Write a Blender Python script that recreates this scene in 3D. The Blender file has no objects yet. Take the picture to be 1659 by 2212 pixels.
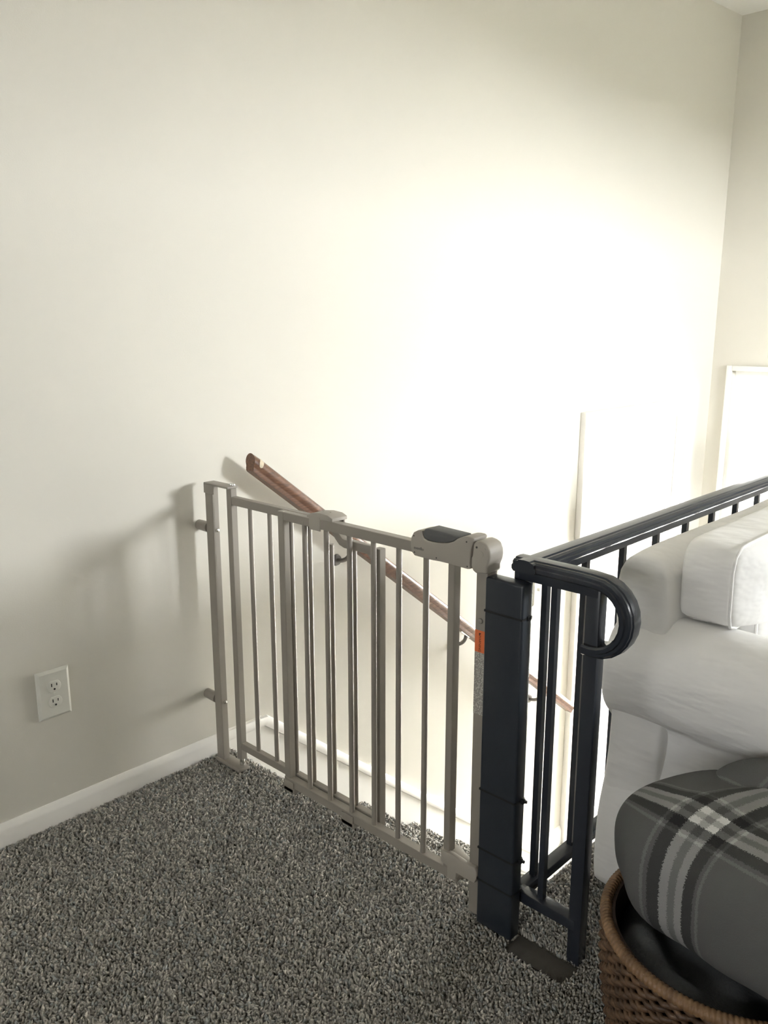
import bpy, bmesh, math, random
import numpy as np
from mathutils import Vector, Matrix
R = math.radians
random.seed(4); rng = np.random.default_rng(7)
scene = bpy.context.scene
col = scene.collection

# ------------------------------------------------------------------ camera
cam_d = bpy.data.cameras.new('camera'); cam = bpy.data.objects.new('camera', cam_d); col.objects.link(cam)
cam.location = (0, 0, 1.30)
cam.rotation_euler = (R(90 - 12.71), 0, R(-46.4))
cam_d.sensor_fit = 'VERTICAL'; cam_d.sensor_height = 36.0; cam_d.sensor_width = 27.0
cam_d.lens = 1800 * 36.0 / 2212
cam_d.clip_start = 0.02
scene.camera = cam

# ------------------------------------------------------------------ world, daylight, exposure
world = bpy.data.worlds.new('overcast_sky'); scene.world = world; world.use_nodes = True
wn = world.node_tree.nodes; bgn = wn['Background']
bgn.inputs[0].default_value = (0.975, 0.985, 1.0, 1); bgn.inputs[1].default_value = 54.0
def portal(name, loc, sx, sy, rot=(0, R(90), 0)):
    d = bpy.data.lights.new(name, 'AREA'); d.shape = 'RECTANGLE'; d.size = sx; d.size_y = sy
    o = bpy.data.objects.new(name, d); col.objects.link(o); o.location = loc
    o.rotation_euler = rot           # faces into the room
    d.cycles.is_portal = True
    return o
END = 4.86          # x of the end wall
DOOR = (0.99, 1.88, -1.33, 1.04)     # front door glass opening y0 y1 z0 z1
WIN = (3.15, 3.95, 1.27, 2.02)       # living room window x0 x1 z0 z1, in the wall opposite the stairs
YB = -1.9
XB = -3.6
FILL_WIN = (-1.40, 1.50, 1.05, 2.25)     # added fill window behind the camera y0 y1 z0 z1
portal('door_portal', (END + .13, (DOOR[0]+DOOR[1])/2, (DOOR[2]+DOOR[3])/2), DOOR[3]-DOOR[2], DOOR[1]-DOOR[0])
portal('window_portal', ((WIN[0]+WIN[1])/2, YB - .13, (WIN[2]+WIN[3])/2), WIN[1]-WIN[0], WIN[3]-WIN[2], (R(90), 0, 0))
sun_d = bpy.data.lights.new('sun', 'SUN'); sun_d.energy = 60.0; sun_d.angle = R(2.0); sun_d.color = (1, .96, .90)
sun = bpy.data.objects.new('sun', sun_d); col.objects.link(sun)
SA, SE = R(25), R(50)       # sun comes in from the front of the house
sun.rotation_euler = Vector((-math.cos(SA)*math.cos(SE), math.sin(SA)*math.cos(SE), -math.sin(SE))).to_track_quat('-Z', 'Y').to_euler()
portal('fill_portal', (XB - .13, (FILL_WIN[0]+FILL_WIN[1])/2, (FILL_WIN[2]+FILL_WIN[3])/2), FILL_WIN[3]-FILL_WIN[2], FILL_WIN[1]-FILL_WIN[0], (0, R(-90), 0))
vs = scene.view_settings
vs.view_transform = 'Standard'; vs.look = 'None'; vs.gamma = 1.0; vs.use_curve_mapping = False
vs.exposure = 1.67
scene.cycles.max_bounces = 10; scene.cycles.diffuse_bounces = 6
scene.cycles.caustics_reflective = False; scene.cycles.caustics_refractive = False

# ------------------------------------------------------------------ materials
M = {}
def mat(name, colr, rough=.6, metal=0.0, bump=None, vary=None, spec=None, stretch=None):
    m = bpy.data.materials.new(name); m.use_nodes = True
    nt = m.node_tree; b = nt.nodes['Principled BSDF']
    b.inputs['Base Color'].default_value = (*colr, 1); b.inputs['Roughness'].default_value = rough
    b.inputs['Metallic'].default_value = metal
    if spec is not None: b.inputs['Specular IOR Level'].default_value = spec
    tc = nt.nodes.new('ShaderNodeTexCoord'); src = tc.outputs['Object']
    if stretch:
        mp = nt.nodes.new('ShaderNodeMapping'); mp.inputs['Scale'].default_value = stretch
        nt.links.new(src, mp.inputs[0]); src = mp.outputs[0]
    if vary:
        n = nt.nodes.new('ShaderNodeTexNoise'); n.inputs['Scale'].default_value = vary[0]; n.inputs['Detail'].default_value = 4
        nt.links.new(src, n.inputs['Vector'])
        r = nt.nodes.new('ShaderNodeValToRGB'); r.color_ramp.elements[0].position = .3; r.color_ramp.elements[1].position = .7
        r.color_ramp.elements[0].color = (*vary[1], 1); r.color_ramp.elements[1].color = (*colr, 1)
        nt.links.new(n.outputs['Fac'], r.inputs[0]); nt.links.new(r.outputs[0], b.inputs['Base Color'])
    if bump:
        n = nt.nodes.new('ShaderNodeTexNoise'); n.inputs['Scale'].default_value = bump[0]; n.inputs['Detail'].default_value = 3
        nt.links.new(src, n.inputs['Vector'])
        bp = nt.nodes.new('ShaderNodeBump'); bp.inputs['Strength'].default_value = bump[1]; bp.inputs['Distance'].default_value = bump[2]
        nt.links.new(n.outputs['Fac'], bp.inputs['Height']); nt.links.new(bp.outputs[0], b.inputs['Normal'])
    M[name] = m; return m
mat('wall_paint', (.66, .634, .568), .75, bump=(260, .10, .002), vary=(1.3, (.645, .619, .554)))
mat('ceiling_paint', (.86, .85, .82), .9, bump=(120, .5, .006))
mat('trim_white', (.86, .84, .80), .38)
mat('door_white', (.88, .88, .87), .35)
mat('gate_taupe', (.272, .246, .212), .40, bump=(900, .05, .0005))
mat('gate_plastic', (.36, .33, .285), .5, bump=(1200, .08, .0005))
mat('grip_grey', (.115, .115, .112), .75, bump=(900, .2, .0006))
mat('dark_plastic', (.05, .047, .04), .6)
mat('screw_steel', (.75, .74, .72), .18, metal=1.0)
mat('black_metal', (.024, .028, .036), .24, bump=(500, .06, .0006))
mat('black_wood', (.019, .024, .032), .34, bump=(60, .15, .001), stretch=(8, 8, 1))
mat('zip_black', (.010, .010, .011), .4)
mat('rail_wood', (.20, .098, .055), .34, bump=(40, .15, .001), vary=(22, (.085, .042, .026)), stretch=(1.2, 8, 8))
mat('bare_wood', (.55, .47, .34), .7)
mat('bracket_dark', (.16, .15, .14), .35, metal=.8)
mat('outlet_white', (.70, .69, .63), .35)
mat('slot_dark', (.02, .018, .015), .6)
mat('sticker_orange', (.72, .17, .055), .5)
mat('sticker_ink', (.07, .02, .012), .6)
mat('sofa_fabric', (.86, .85, .83), .9, bump=(9, .55, .03), stretch=(1, .55, 1.6))
mat('wicker', (.155, .085, .042), .55, vary=(40, (.05, .027, .014)), bump=(220, .4, .002))  # weave darkened against the rim, its shade put into the colour
mat('wicker_rim', (.25, .145, .07), .5, vary=(35, (.13, .07, .034)), bump=(260, .3, .002))
mat('wicker_shell', (.05, .03, .018), .8)
mat('throw_charcoal', (.06, .063, .066), .95, bump=(260, .6, .003))
mat('floor_strip_dark', (.05, .044, .034), .8, bump=(90, .2, .002))
mat('landing_carpet', (.40, .385, .36), .95, bump=(300, .6, .004))
mat('carpet_backing', (.22, .21, .19), .95, vary=(160, (.15, .145, .13)), bump=(240, .8, .004))
mat('concrete', (.78, .77, .75), .9)
mat('ground_dark', (.16, .16, .14), .95, vary=(2, (.12, .122, .105)))
mat('seat_leg_wood', (.10, .05, .025), .5)
# pile: colour from per-tuft attribute
m = bpy.data.materials.new('carpet_pile'); m.use_nodes = True; nt = m.node_tree; b = nt.nodes['Principled BSDF']
at = nt.nodes.new('ShaderNodeAttribute'); at.attribute_name = 'tuft'
nt.links.new(at.outputs['Color'], b.inputs['Base Color']); b.inputs['Roughness'].default_value = .95
b.inputs['Specular IOR Level'].default_value = .1; M['carpet_pile'] = m
# glass: clear sheet with a faint mirror reflection
m = bpy.data.materials.new('clear_glass'); m.use_nodes = True; nt = m.node_tree
for n in list(nt.nodes): nt.nodes.remove(n)
out = nt.nodes.new('ShaderNodeOutputMaterial'); tr = nt.nodes.new('ShaderNodeBsdfTransparent'); gl = nt.nodes.new('ShaderNodeBsdfGlossy')
gl.inputs['Roughness'].default_value = .02; fr = nt.nodes.new('ShaderNodeFresnel'); fr.inputs[0].default_value = 1.45; mx = nt.nodes.new('ShaderNodeMixShader')
tr.inputs[0].default_value = (.95, .96, .96, 1)
nt.links.new(fr.outputs[0], mx.inputs[0]); nt.links.new(tr.outputs[0], mx.inputs[1]); nt.links.new(gl.outputs[0], mx.inputs[2]); nt.links.new(mx.outputs[0], out.inputs[0])
M['clear_glass'] = m
m = m.copy(); m.name = 'fill_dim_glass'; M['fill_dim_glass'] = m  # tint added to dim the light of the fill window
for n_ in m.node_tree.nodes:
    if n_.type == 'BSDF_TRANSPARENT': n_.inputs[0].default_value = (.23, .23, .228, 1)
m = m.copy(); m.name = 'door_dim_glass'; M['door_dim_glass'] = m  # darker glass added to cut the daylight through the front door
for n_ in m.node_tree.nodes:
    if n_.type == 'BSDF_TRANSPARENT': n_.inputs[0].default_value = (.64, .64, .63, 1)
# small printed instruction sheet: columns of tiny type running down the strip
m = bpy.data.materials.new('sticker_print'); m.use_nodes = True; nt = m.node_tree; b = nt.nodes['Principled BSDF']; b.inputs['Roughness'].default_value = .5
tc = nt.nodes.new('ShaderNodeTexCoord'); sp = nt.nodes.new('ShaderNodeSeparateXYZ'); nt.links.new(tc.outputs['Object'], sp.inputs[0])
def mth(nt, op, a, bb=None):
    n = nt.nodes.new('ShaderNodeMath'); n.operation = op
    for i, v in enumerate((a, bb)):
        if v is None: continue
        if isinstance(v, (int, float)): n.inputs[i].default_value = v
        else: nt.links.new(v, n.inputs[i])
    return n.outputs[0]
lines = mth(nt, 'LESS_THAN', mth(nt, 'FRACT', mth(nt, 'MULTIPLY', sp.outputs['Y'], 330.0)), .55)
nz = nt.nodes.new('ShaderNodeTexNoise'); nz.inputs['Scale'].default_value = 1.0; mp = nt.nodes.new('ShaderNodeMapping'); mp.inputs['Scale'].default_value = (1, 330, 420)
nt.links.new(tc.outputs['Object'], mp.inputs[0]); nt.links.new(mp.outputs[0], nz.inputs['Vector'])
ink = mth(nt, 'MULTIPLY', lines, mth(nt, 'GREATER_THAN', nz.outputs['Fac'], .46))
mxc = nt.nodes.new('ShaderNodeMixRGB'); mxc.inputs[1].default_value = (.52, .50, .45, 1); mxc.inputs[2].default_value = (.12, .11, .10, 1)
nt.links.new(ink, mxc.inputs[0]); nt.links.new(mxc.outputs[0], b.inputs['Base Color']); M['sticker_print'] = m
# plaid fleece, coordinates from the cloth's own UV (metres along the cloth)
m = bpy.data.materials.new('plaid_fleece'); m.use_nodes = True; nt = m.node_tree; b = nt.nodes['Principled BSDF']; b.inputs['Roughness'].default_value = .95
b.inputs['Specular IOR Level'].default_value = .1
uv = nt.nodes.new('ShaderNodeUVMap'); uv.uv_map = 'cloth'; sp = nt.nodes.new('ShaderNodeSeparateXYZ'); nt.links.new(uv.outputs[0], sp.inputs[0])
def stripes(nt, v, off):
    PER = .38
    f = mth(nt, 'FRACT', mth(nt, 'ADD', mth(nt, 'DIVIDE', v, PER), .5))
    r = nt.nodes.new('ShaderNodeValToRGB'); r.color_ramp.interpolation = 'CONSTANT'
    e = r.color_ramp.elements; base, dark, lite, brt = .33, .17, .48, .80
    e[0].position = 0; e[0].color = (base,)*3 + (1,)
    e[1].position = .5 - .056/PER; e[1].color = (lite,)*3 + (1,)
    for d_, c in ((-.049, base), (-.043, dark), (-.021, brt), (-.007, lite), (.007, brt), (.021, dark), (.043, base), (.049, lite), (.056, base)):
        n = e.new(.5 + d_/PER); n.color = (c, c, c, 1)
    nt.links.new(f, r.inputs[0]); return r.outputs[0]
nzf = nt.nodes.new('ShaderNodeTexNoise'); nzf.inputs['Scale'].default_value = 420; nt.links.new(uv.outputs[0], nzf.inputs['Vector'])
jit = mth(nt, 'MULTIPLY', mth(nt, 'SUBTRACT', nzf.outputs['Fac'], .5), .012)
sa = stripes(nt, mth(nt, 'ADD', sp.outputs['X'], jit), 0.0); sb = stripes(nt, mth(nt, 'SUBTRACT', sp.outputs['Y'], jit), 0.0)
mul = nt.nodes.new('ShaderNodeMixRGB'); mul.blend_type = 'MULTIPLY'; mul.inputs[0].default_value = 1
nt.links.new(sa, mul.inputs[1]); nt.links.new(sb, mul.inputs[2])
gain = nt.nodes.new('ShaderNodeMixRGB'); gain.blend_type = 'MULTIPLY'; gain.inputs[0].default_value = 1; gain.inputs[2].default_value = (1.0, 1.0, .98, 1)
nt.links.new(mul.outputs[0], gain.inputs[1]); nt.links.new(gain.outputs[0], b.inputs['Base Color'])
nz = nt.nodes.new('ShaderNodeTexNoise'); nz.inputs['Scale'].default_value = 420; bp = nt.nodes.new('ShaderNodeBump'); bp.inputs['Strength'].default_value = .5; bp.inputs['Distance'].default_value = .002
tc = nt.nodes.new('ShaderNodeTexCoord'); nt.links.new(tc.outputs['Object'], nz.inputs['Vector']); nt.links.new(nz.outputs['Fac'], bp.inputs['Height']); nt.links.new(bp.outputs[0], b.inputs['Normal'])
M['plaid_fleece'] = m

# ------------------------------------------------------------------ mesh helpers
class MB:
    def __init__(s): s.v = []; s.f = []
    def add(s, v, f):
        o = len(s.v); s.v += [tuple(p) for p in v]; s.f += [tuple(i + o for i in q) for q in f]; return s
    def box(s, x0, x1, y0, y1, z0, z1, bev=0, seg=2):
        if bev <= 0:
            v = [(x, y, z) for x in (x0, x1) for y in (y0, y1) for z in (z0, z1)]
            return s.add(v, [(0,1,3,2), (4,6,7,5), (0,4,5,1), (2,3,7,6), (0,2,6,4), (1,5,7,3)])
        bm = bmesh.new(); bmesh.ops.create_cube(bm, size=1)
        bmesh.ops.scale(bm, vec=(x1-x0, y1-y0, z1-z0), verts=bm.verts); bmesh.ops.translate(bm, vec=((x0+x1)/2, (y0+y1)/2, (z0+z1)/2), verts=bm.verts)
        bmesh.ops.bevel(bm, geom=list(bm.edges), offset=bev, segments=seg, profile=.5, affect='EDGES')
        return s.bm(bm)
    def bm(s, bm):
        bm.verts.ensure_lookup_table(); bm.verts.index_update()
        s.add([v.co[:] for v in bm.verts], [tuple(v.index for v in f.verts) for f in bm.faces]); bm.free(); return s
    def cyl(s, p0, p1, r, n=16, r1=None, dome=False):
        p0 = Vector(p0); p1 = Vector(p1); d = (p1 - p0).normalized(); a = d.orthogonal().normalized(); c = d.cross(a); r1 = r if r1 is None else r1
        rings = [(p0, r), (p1, r1)]
        if dome: rings += [(p1 + d*r1*.28, r1*.85), (p1 + d*r1*.45, r1*.5)]
        v = []; f = []
        for p, q in rings: v += [p + (a*math.cos(2*math.pi*i/n) + c*math.sin(2*math.pi*i/n))*q for i in range(n)]
        for k in range(len(rings) - 1):
            f += [(k*n+i, k*n+(i+1) % n, (k+1)*n+(i+1) % n, (k+1)*n+i) for i in range(n)]
        f += [tuple(range(n))[::-1], tuple(range((len(rings)-1)*n, len(rings)*n))]
        return s.add(v, f)
    def sweep(s, path, prof, up=(0, 0, 1), closed=False, cap=True):
        """profile (a,b): a along side = dir x up, b along the local up"""
        P = [Vector(p) for p in path]; n = len(prof); v = []; f = []; up = Vector(up)
        for i, p in enumerate(P):
            if closed: d = P[(i+1) % len(P)] - P[i-1]
            else: d = (P[min(i+1, len(P)-1)] - P[max(i-1, 0)])
            d.normalize(); side = d.cross(up).normalized(); u = side.cross(d).normalized()
            v += [p + side*a + u*b for a, b in prof]
        k = len(P) if closed else len(P) - 1
        for i in range(k):
            j = (i + 1) % len(P)
            f += [(i*n+q, i*n+(q+1) % n, j*n+(q+1) % n, j*n+q) for q in range(n)]
        if cap and not closed: f += [tuple(range(n))[::-1], tuple(range((len(P)-1)*n, len(P)*n))]
        return s.add(v, f)
    def prism(s, pts, axis, a0, a1):
        """closed outline of 2-D points extruded along axis 'x','y' or 'z'"""
        n = len(pts); mk = {'x': lambda p, a: (a, p[0], p[1]), 'y': lambda p, a: (p[0], a, p[1]), 'z': lambda p, a: (p[0], p[1], a)}[axis]
        v = [mk(p, a0) for p in pts] + [mk(p, a1) for p in pts]
        return s.add(v, [tuple(range(n)), tuple(range(n, 2*n))[::-1]] + [(i, i+n, (i+1) % n+n, (i+1) % n) for i in range(n)])
    def build(s, name, m, parent=None, smooth=35, bevel=0, bseg=2, subsurf=0):
        me = bpy.data.meshes.new(name); me.from_pydata(s.v, [], s.f)
        bm = bmesh.new(); bm.from_mesh(me); bmesh.ops.recalc_face_normals(bm, faces=bm.faces)
        if bevel: bmesh.ops.bevel(bm, geom=[e for e in bm.edges if len(e.link_faces) == 2 and e.calc_face_angle(0) > R(35)], offset=bevel, segments=bseg, profile=.5, affect='EDGES', clamp_overlap=True)
        bm.to_mesh(me); bm.free()
        if smooth:
            me.polygons.foreach_set('use_smooth', [True]*len(me.polygons)); me.set_sharp_from_angle(angle=R(smooth))
        me.materials.append(M[m])
        o = bpy.data.objects.new(name, me); col.objects.link(o); o.parent = parent
        if subsurf:
            sm = o.modifiers.new('smooth', 'SUBSURF'); sm.levels = subsurf; sm.render_levels = subsurf
        return o
def tag(o, label, cat, group=None):
    o['label'] = label; o['category'] = cat
    if group: o['group'] = group
    return o
def struct(o, label=None):
    o['kind'] = 'structure'
    if label: o['label'] = label
    return o
def empty(name, label, cat, loc=(0, 0, 0)):
    o = bpy.data.objects.new(name, None); o.empty_display_size = .05; col.objects.link(o); o.location = loc
    return tag(o, label, cat)
def inv_parent(o, p):
    o.parent = p; o.matrix_parent_inverse = Matrix.Translation(-p.location)
def B(): return MB()

# ------------------------------------------------------------------ setting
WALL = 2.0; STX = 1.40; STY = 0.935; LAND = -1.33; ZT = 3.05
def ceil_z(x): return 2.899 - .063 * (END - x)
CD = (3.53, 4.44, LAND, .82)       # closet door opening in the long wall (x0 x1 z0 z1)
b = B()
b.box(XB, CD[0], WALL, WALL+.12, -1.6, ZT); b.box(CD[1], END+.12, WALL, WALL+.12, -1.6, ZT)
b.box(CD[0], CD[1], WALL, WALL+.12, CD[3], ZT); b.box(CD[0], CD[1], WALL, WALL+.12, -1.6, CD[2])
struct(b.build('wall_left', 'wall_paint', smooth=0))
b = B(); x0, x1 = END, END+.14
b.box(x0, x1, DOOR[1], WALL, -1.6, ZT); b.box(x0, x1, YB, DOOR[0], -1.6, ZT); b.box(x0, x1, DOOR[0], DOOR[1], DOOR[3], ZT); b.box(x0, x1, DOOR[0], DOOR[1], -1.6, DOOR[2])
struct(b.build('wall_end', 'wall_paint', smooth=0))
struct(B().box(XB-.14, XB, YB-.14, FILL_WIN[0], -.25, ZT).box(XB-.14, XB, FILL_WIN[1], WALL+.12, -.25, ZT).box(XB-.14, XB, FILL_WIN[0], FILL_WIN[1], -.25, FILL_WIN[2]).box(XB-.14, XB, FILL_WIN[0], FILL_WIN[1], FILL_WIN[3], ZT).build('wall_back', 'wall_paint', smooth=0))
struct(B().box(XB, WIN[0], YB-.14, YB, -1.6, ZT).box(WIN[1], END+.14, YB-.14, YB, -1.6, ZT).box(WIN[0], WIN[1], YB-.14, YB, -1.6, WIN[2]).box(WIN[0], WIN[1], YB-.14, YB, WIN[3], ZT).build('wall_right', 'wall_paint', smooth=0))
struct(B().add([(XB-.2, YB-.2, ceil_z(XB-.2)), (END+.2, YB-.2, ceil_z(END+.2)), (END+.2, WALL+.2, ceil_z(END+.2)), (XB-.2, WALL+.2, ceil_z(XB-.2)),
          (XB-.2, YB-.2, 3.3), (END+.2, YB-.2, 3.3), (END+.2, WALL+.2, 3.3), (XB-.2, WALL+.2, 3.3)],
         [(0,1,2,3), (4,7,6,5), (0,4,5,1), (1,5,6,2), (2,6,7,3), (3,7,4,0)]).build('ceiling', 'ceiling_paint', smooth=0))
# upper floor: an L around the stairwell
fl = struct(B().box(XB, STX-.02, YB, WALL, -.25, 0).box(STX-.02, END, YB, STY-.012, -.25, 0).build('floor', 'carpet_backing', smooth=0))
struct(B().box(STX-.02, END, STY-.13, STY-.015, -1.6, -.25).build('wall_stairwell', 'wall_paint', smooth=0))
struct(B().box(2.9, END, STY-.13, WALL, -1.6, LAND).build('floor_landing', 'landing_carpet', smooth=0))

# staircase: six carpeted risers
NR = 6; RISE = -LAND/NR; RUN = .29
st = empty('staircase', 'carpeted staircase going down behind the baby gate along the wall', 'stairs', (STX, (STY+WALL)/2, LAND))
def nosing_profile(x, z, run, drop):
    """one step in side view: rounded nosing at (x,z) hanging over the riser below"""
    r = .022; p = [(x - run - .03, z), (x - r, z)]
    for k in range(1, 7):
        a = R(90 - 180*k/6); p.append((x - r + r*math.cos(a), z - r + r*math.sin(a)))
    p += [(x - r, z - 2*r - .001), (x - .02, z - drop), (x - run - .03, z - drop)]
    return p
for k in range(NR):
    x = STX + RUN*k; z = -RISE*k
    o = B().prism(nosing_profile(x, z, RUN if k else .10, RISE + .02), 'y', STY, WALL - .002).build('step', 'carpet_backing')
    inv_parent(o, st)

# carpet pile (uncountable)
def pile(name, pts, nrm, h=(.010, .0145), rad=.0036, bright=1.0):
    N = len(pts); pts = np.asarray(pts, float); nrm = np.asarray(nrm, float)
    a = np.where(np.abs(nrm[:, [2]]) > .9, np.array([[1., 0, 0]]), np.array([[0., 0, 1]]))
    t1 = np.cross(nrm, a); t1 /= np.linalg.norm(t1, axis=1, keepdims=True); t2 = np.cross(nrm, t1)
    H = rng.uniform(*h, N)[:, None]; ang = rng.uniform(0, 2*np.pi, N)
    lean = rng.normal(0, .0032, (N, 2)); V = np.zeros((N, 7, 3)); r = rad*rng.uniform(.7, 1.25, N)
    for k in range(3):
        th = ang + 2*np.pi*k/3
        V[:, k] = pts + (t1*np.cos(th)[:, None] + t2*np.sin(th)[:, None])*r[:, None]*.8 - nrm*.002
        th2 = th + .6
        V[:, 3+k] = pts + (t1*np.cos(th2)[:, None] + t2*np.sin(th2)[:, None])*r[:, None]*1.1 + nrm*H*.62 + t1*lean[:, :1]*.6 + t2*lean[:, 1:]*.6
    V[:, 6] = pts + nrm*H + t1*lean[:, :1]*1.5 + t2*lean[:, 1:]*1.5
    q = np.array([(0,1,4),(0,4,3),(1,2,5),(1,5,4),(2,0,3),(2,3,5),(3,4,6),(4,5,6),(5,3,6)])
    F = (q[None] + (np.arange(N)*7)[:, None, None]).reshape(-1, 3)
    me = bpy.data.meshes.new(name); nv = N*7; nf = len(F)
    me.vertices.add(nv); me.vertices.foreach_set('co', V.reshape(-1))
    me.loops.add(nf*3); me.loops.foreach_set('vertex_index', F.reshape(-1).astype(np.int32))
    me.polygons.add(nf); me.polygons.foreach_set('loop_start', (np.arange(nf)*3).astype(np.int32)); me.polygons.foreach_set('use_smooth', np.ones(nf, bool))
    me.update()
    pal = np.array([(.31,.295,.265), (.38,.362,.325), (.25,.238,.214), (.20,.194,.18), (.29,.30,.29), (.45,.425,.38)])
    # yarns of one shade tend to sit together in small flecks
    cell = (np.floor(pts[:, 0]/.009)*131 + np.floor(pts[:, 1]/.009)*71).astype(int)
    pick = rng.choice(6, 9000, p=[.30, .22, .18, .10, .12, .08])[np.abs(cell*7919) % 9000]
    own = rng.random(N) < .45; pick = np.where(own, rng.choice(6, N, p=[.30, .22, .18, .10, .12, .08]), pick)
    c = pal[pick]*rng.uniform(.85, 1.15, (N, 1))*bright*1.25
    at = me.color_attributes.new('tuft', 'FLOAT_COLOR', 'POINT')
    at.data.foreach_set('color', np.repeat(np.c_[c, np.ones(N)], 7, axis=0).reshape(-1).astype(np.float32))
    me.materials.append(M['carpet_pile']); o = bpy.data.objects.new(name, me); col.objects.link(o); o['kind'] = 'stuff'
    return o
def grid(x0, x1, y0, y1, s):
    gx, gy = np.meshgrid(np.arange(x0, x1, s), np.arange(y0, y1, s)); p = np.c_[gx.ravel(), gy.ravel()]
    return p + rng.uniform(-s*.45, s*.45, p.shape)
sp_ = .0053
P = np.r_[grid(0, 1.385, .12, WALL-.017, sp_), grid(1.385, 1.72, .0, STY-.02, sp_)]
P = P[~((P[:, 0] > 1.274) & (P[:, 0] < 1.342) & (P[:, 1] > .722) & (P[:, 1] < .868))]
P = np.c_[P, np.zeros(len(P))]
o = pile('carpet_pile', P, np.tile((0., 0, 1), (len(P), 1))); inv_parent(o, fl)
pp = []; nn = []
for k in range(5):
    x = STX + RUN*k; z = -RISE*k; s = .0078
    if k:
        g = grid(x-RUN+.005, x-.022, STY+.01, WALL-.012, s); pp.append(np.c_[g, np.full(len(g), z)]); nn.append(np.tile((0., 0, 1), (len(g), 1)))
    arc = np.arange(0, math.pi*.022, s)
    yy = np.arange(STY+.01, WALL-.012, s); A, Y = np.meshgrid(arc/.022, yy); A = A.ravel() + rng.uniform(-.15, .15, A.size); Y = Y.ravel() + rng.uniform(-.003, .003, A.size)
    pp.append(np.c_[x-.022+.022*np.sin(A), Y, z-.022+.022*np.cos(A)]); nn.append(np.c_[np.sin(A), 0*A, np.cos(A)])
    zz = np.arange(z-RISE+.01, z-.05, s); Zr, Y = np.meshgrid(zz, yy); Zr = Zr.ravel(); Y = Y.ravel() + rng.uniform(-.003, .003, Y.size)
    pp.append(np.c_[np.full(len(Y), x-.02), Y, Zr + rng.uniform(-.003, .003, len(Y))]); nn.append(np.tile((1., 0, 0), (len(Y), 1)))
o = pile('stair_pile', np.concatenate(pp), np.concatenate(nn), h=(.009, .013), rad=.0046); inv_parent(o, st)

# baseboards and stair skirt
def moulding(h, t): return [(0, 0), (t, 0), (t, h*.72), (t*.82, h*.82), (t*.45, h*.94), (t*.2, h), (0, h)]
b = B(); b.sweep([(XB, WALL, 0), (1.365, WALL, 0)], [(-0 + a, c) for a, c in moulding(.068, .016)])
struct(b.build('baseboard_left', 'trim_white'))
SK = .79
def sk_z(x): return .069 - SK*(x - 1.524)
tr = B().prism([(1.372, -.05), (1.372, .066), (1.524, .066), (3.20, sk_z(3.20)), (3.20, sk_z(3.20)-.60), (1.524, -.45)], 'y', WALL-.012, WALL)
skirt = struct(tr.build('trim_1', 'trim_white', smooth=0))
cap = [(0, 0), (.010, 0), (.018, .004), (.020, .012), (.019, .024), (.013, .033), (0, .036)]
capm = B().sweep([(1.370, WALL, .033), (1.524, WALL, .033), (3.21, WALL, sk_z(3.21) - .046)], [(a, c*1.0) for a, c in cap]).build('cap_moulding', 'trim_white', skirt)
struct(B().sweep([(3.19, WALL, LAND), (3.415, WALL, LAND)], moulding(.10, .016)).build('baseboard_landing', 'trim_white'))
struct(B().sweep([(4.556, WALL, LAND), (END, WALL, LAND)], moulding(.10, .016)).build('baseboard_corner', 'trim_white'))

# closet door at the landing, in the long wall
d1 = B().box(CD[0]+.012, CD[1]-.012, WALL+.022, WALL+.062, CD[2]+.012, CD[3]-.012).build('door_1', 'door_white', smooth=0)
struct(d1, 'white panel door at the bottom of the stairs')
for (px0, px1) in ((.12, .40), (.50, .78)):
    for (pz0, pz1) in ((.16, .78), (.92, 1.62), (1.74, 2.0)):
        b = B(); X0, X1, Z0, Z1 = CD[0]+px0, CD[0]+px1, CD[2]+pz0, CD[2]+pz1
        b.add([(X0, WALL+.022, Z0), (X1, WALL+.022, Z0), (X1, WALL+.022, Z1), (X0, WALL+.022, Z1), (X0+.03, WALL+.014, Z0+.03), (X1-.03, WALL+.014, Z0+.03), (X1-.03, WALL+.014, Z1-.03), (X0+.03, WALL+.014, Z1-.03)],
              [(0,1,5,4), (1,2,6,5), (2,3,7,6), (3,0,4,7), (4,5,6,7)]).build('door_panel', 'door_white', d1, smooth=0)
b = B().box(CD[0]-.098, CD[0]-.002, WALL-.020, WALL, LAND, CD[3]+.07, .004).box(CD[1]+.002, CD[1]+.098, WALL-.020, WALL, LAND, CD[3]+.07, .004).box(CD[0]-.002, CD[1]+.002, WALL-.020, WALL, CD[3]+.002, CD[3]+.07, .004)
b.box(CD[0]-.112, CD[0]-.080, WALL-.030, WALL, LAND, CD[3]+.082, .004).box(CD[1]+.080, CD[1]+.112, WALL-.030, WALL, LAND, CD[3]+.082, .004).box(CD[0]-.08, CD[1]+.08, WALL-.030, WALL, CD[3]+.055, CD[3]+.082, .004)
b.build('casing', 'trim_white', d1)
b = B().cyl((CD[1]-.09, WALL+.022, LAND+1.0), (CD[1]-.09, WALL-.03, LAND+1.0), .012); b.cyl((CD[1]-.09, WALL-.025, LAND+1.0), (CD[1]-.09, WALL-.05, LAND+1.0), .028, dome=True).build('knob', 'screw_steel', d1)

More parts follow.
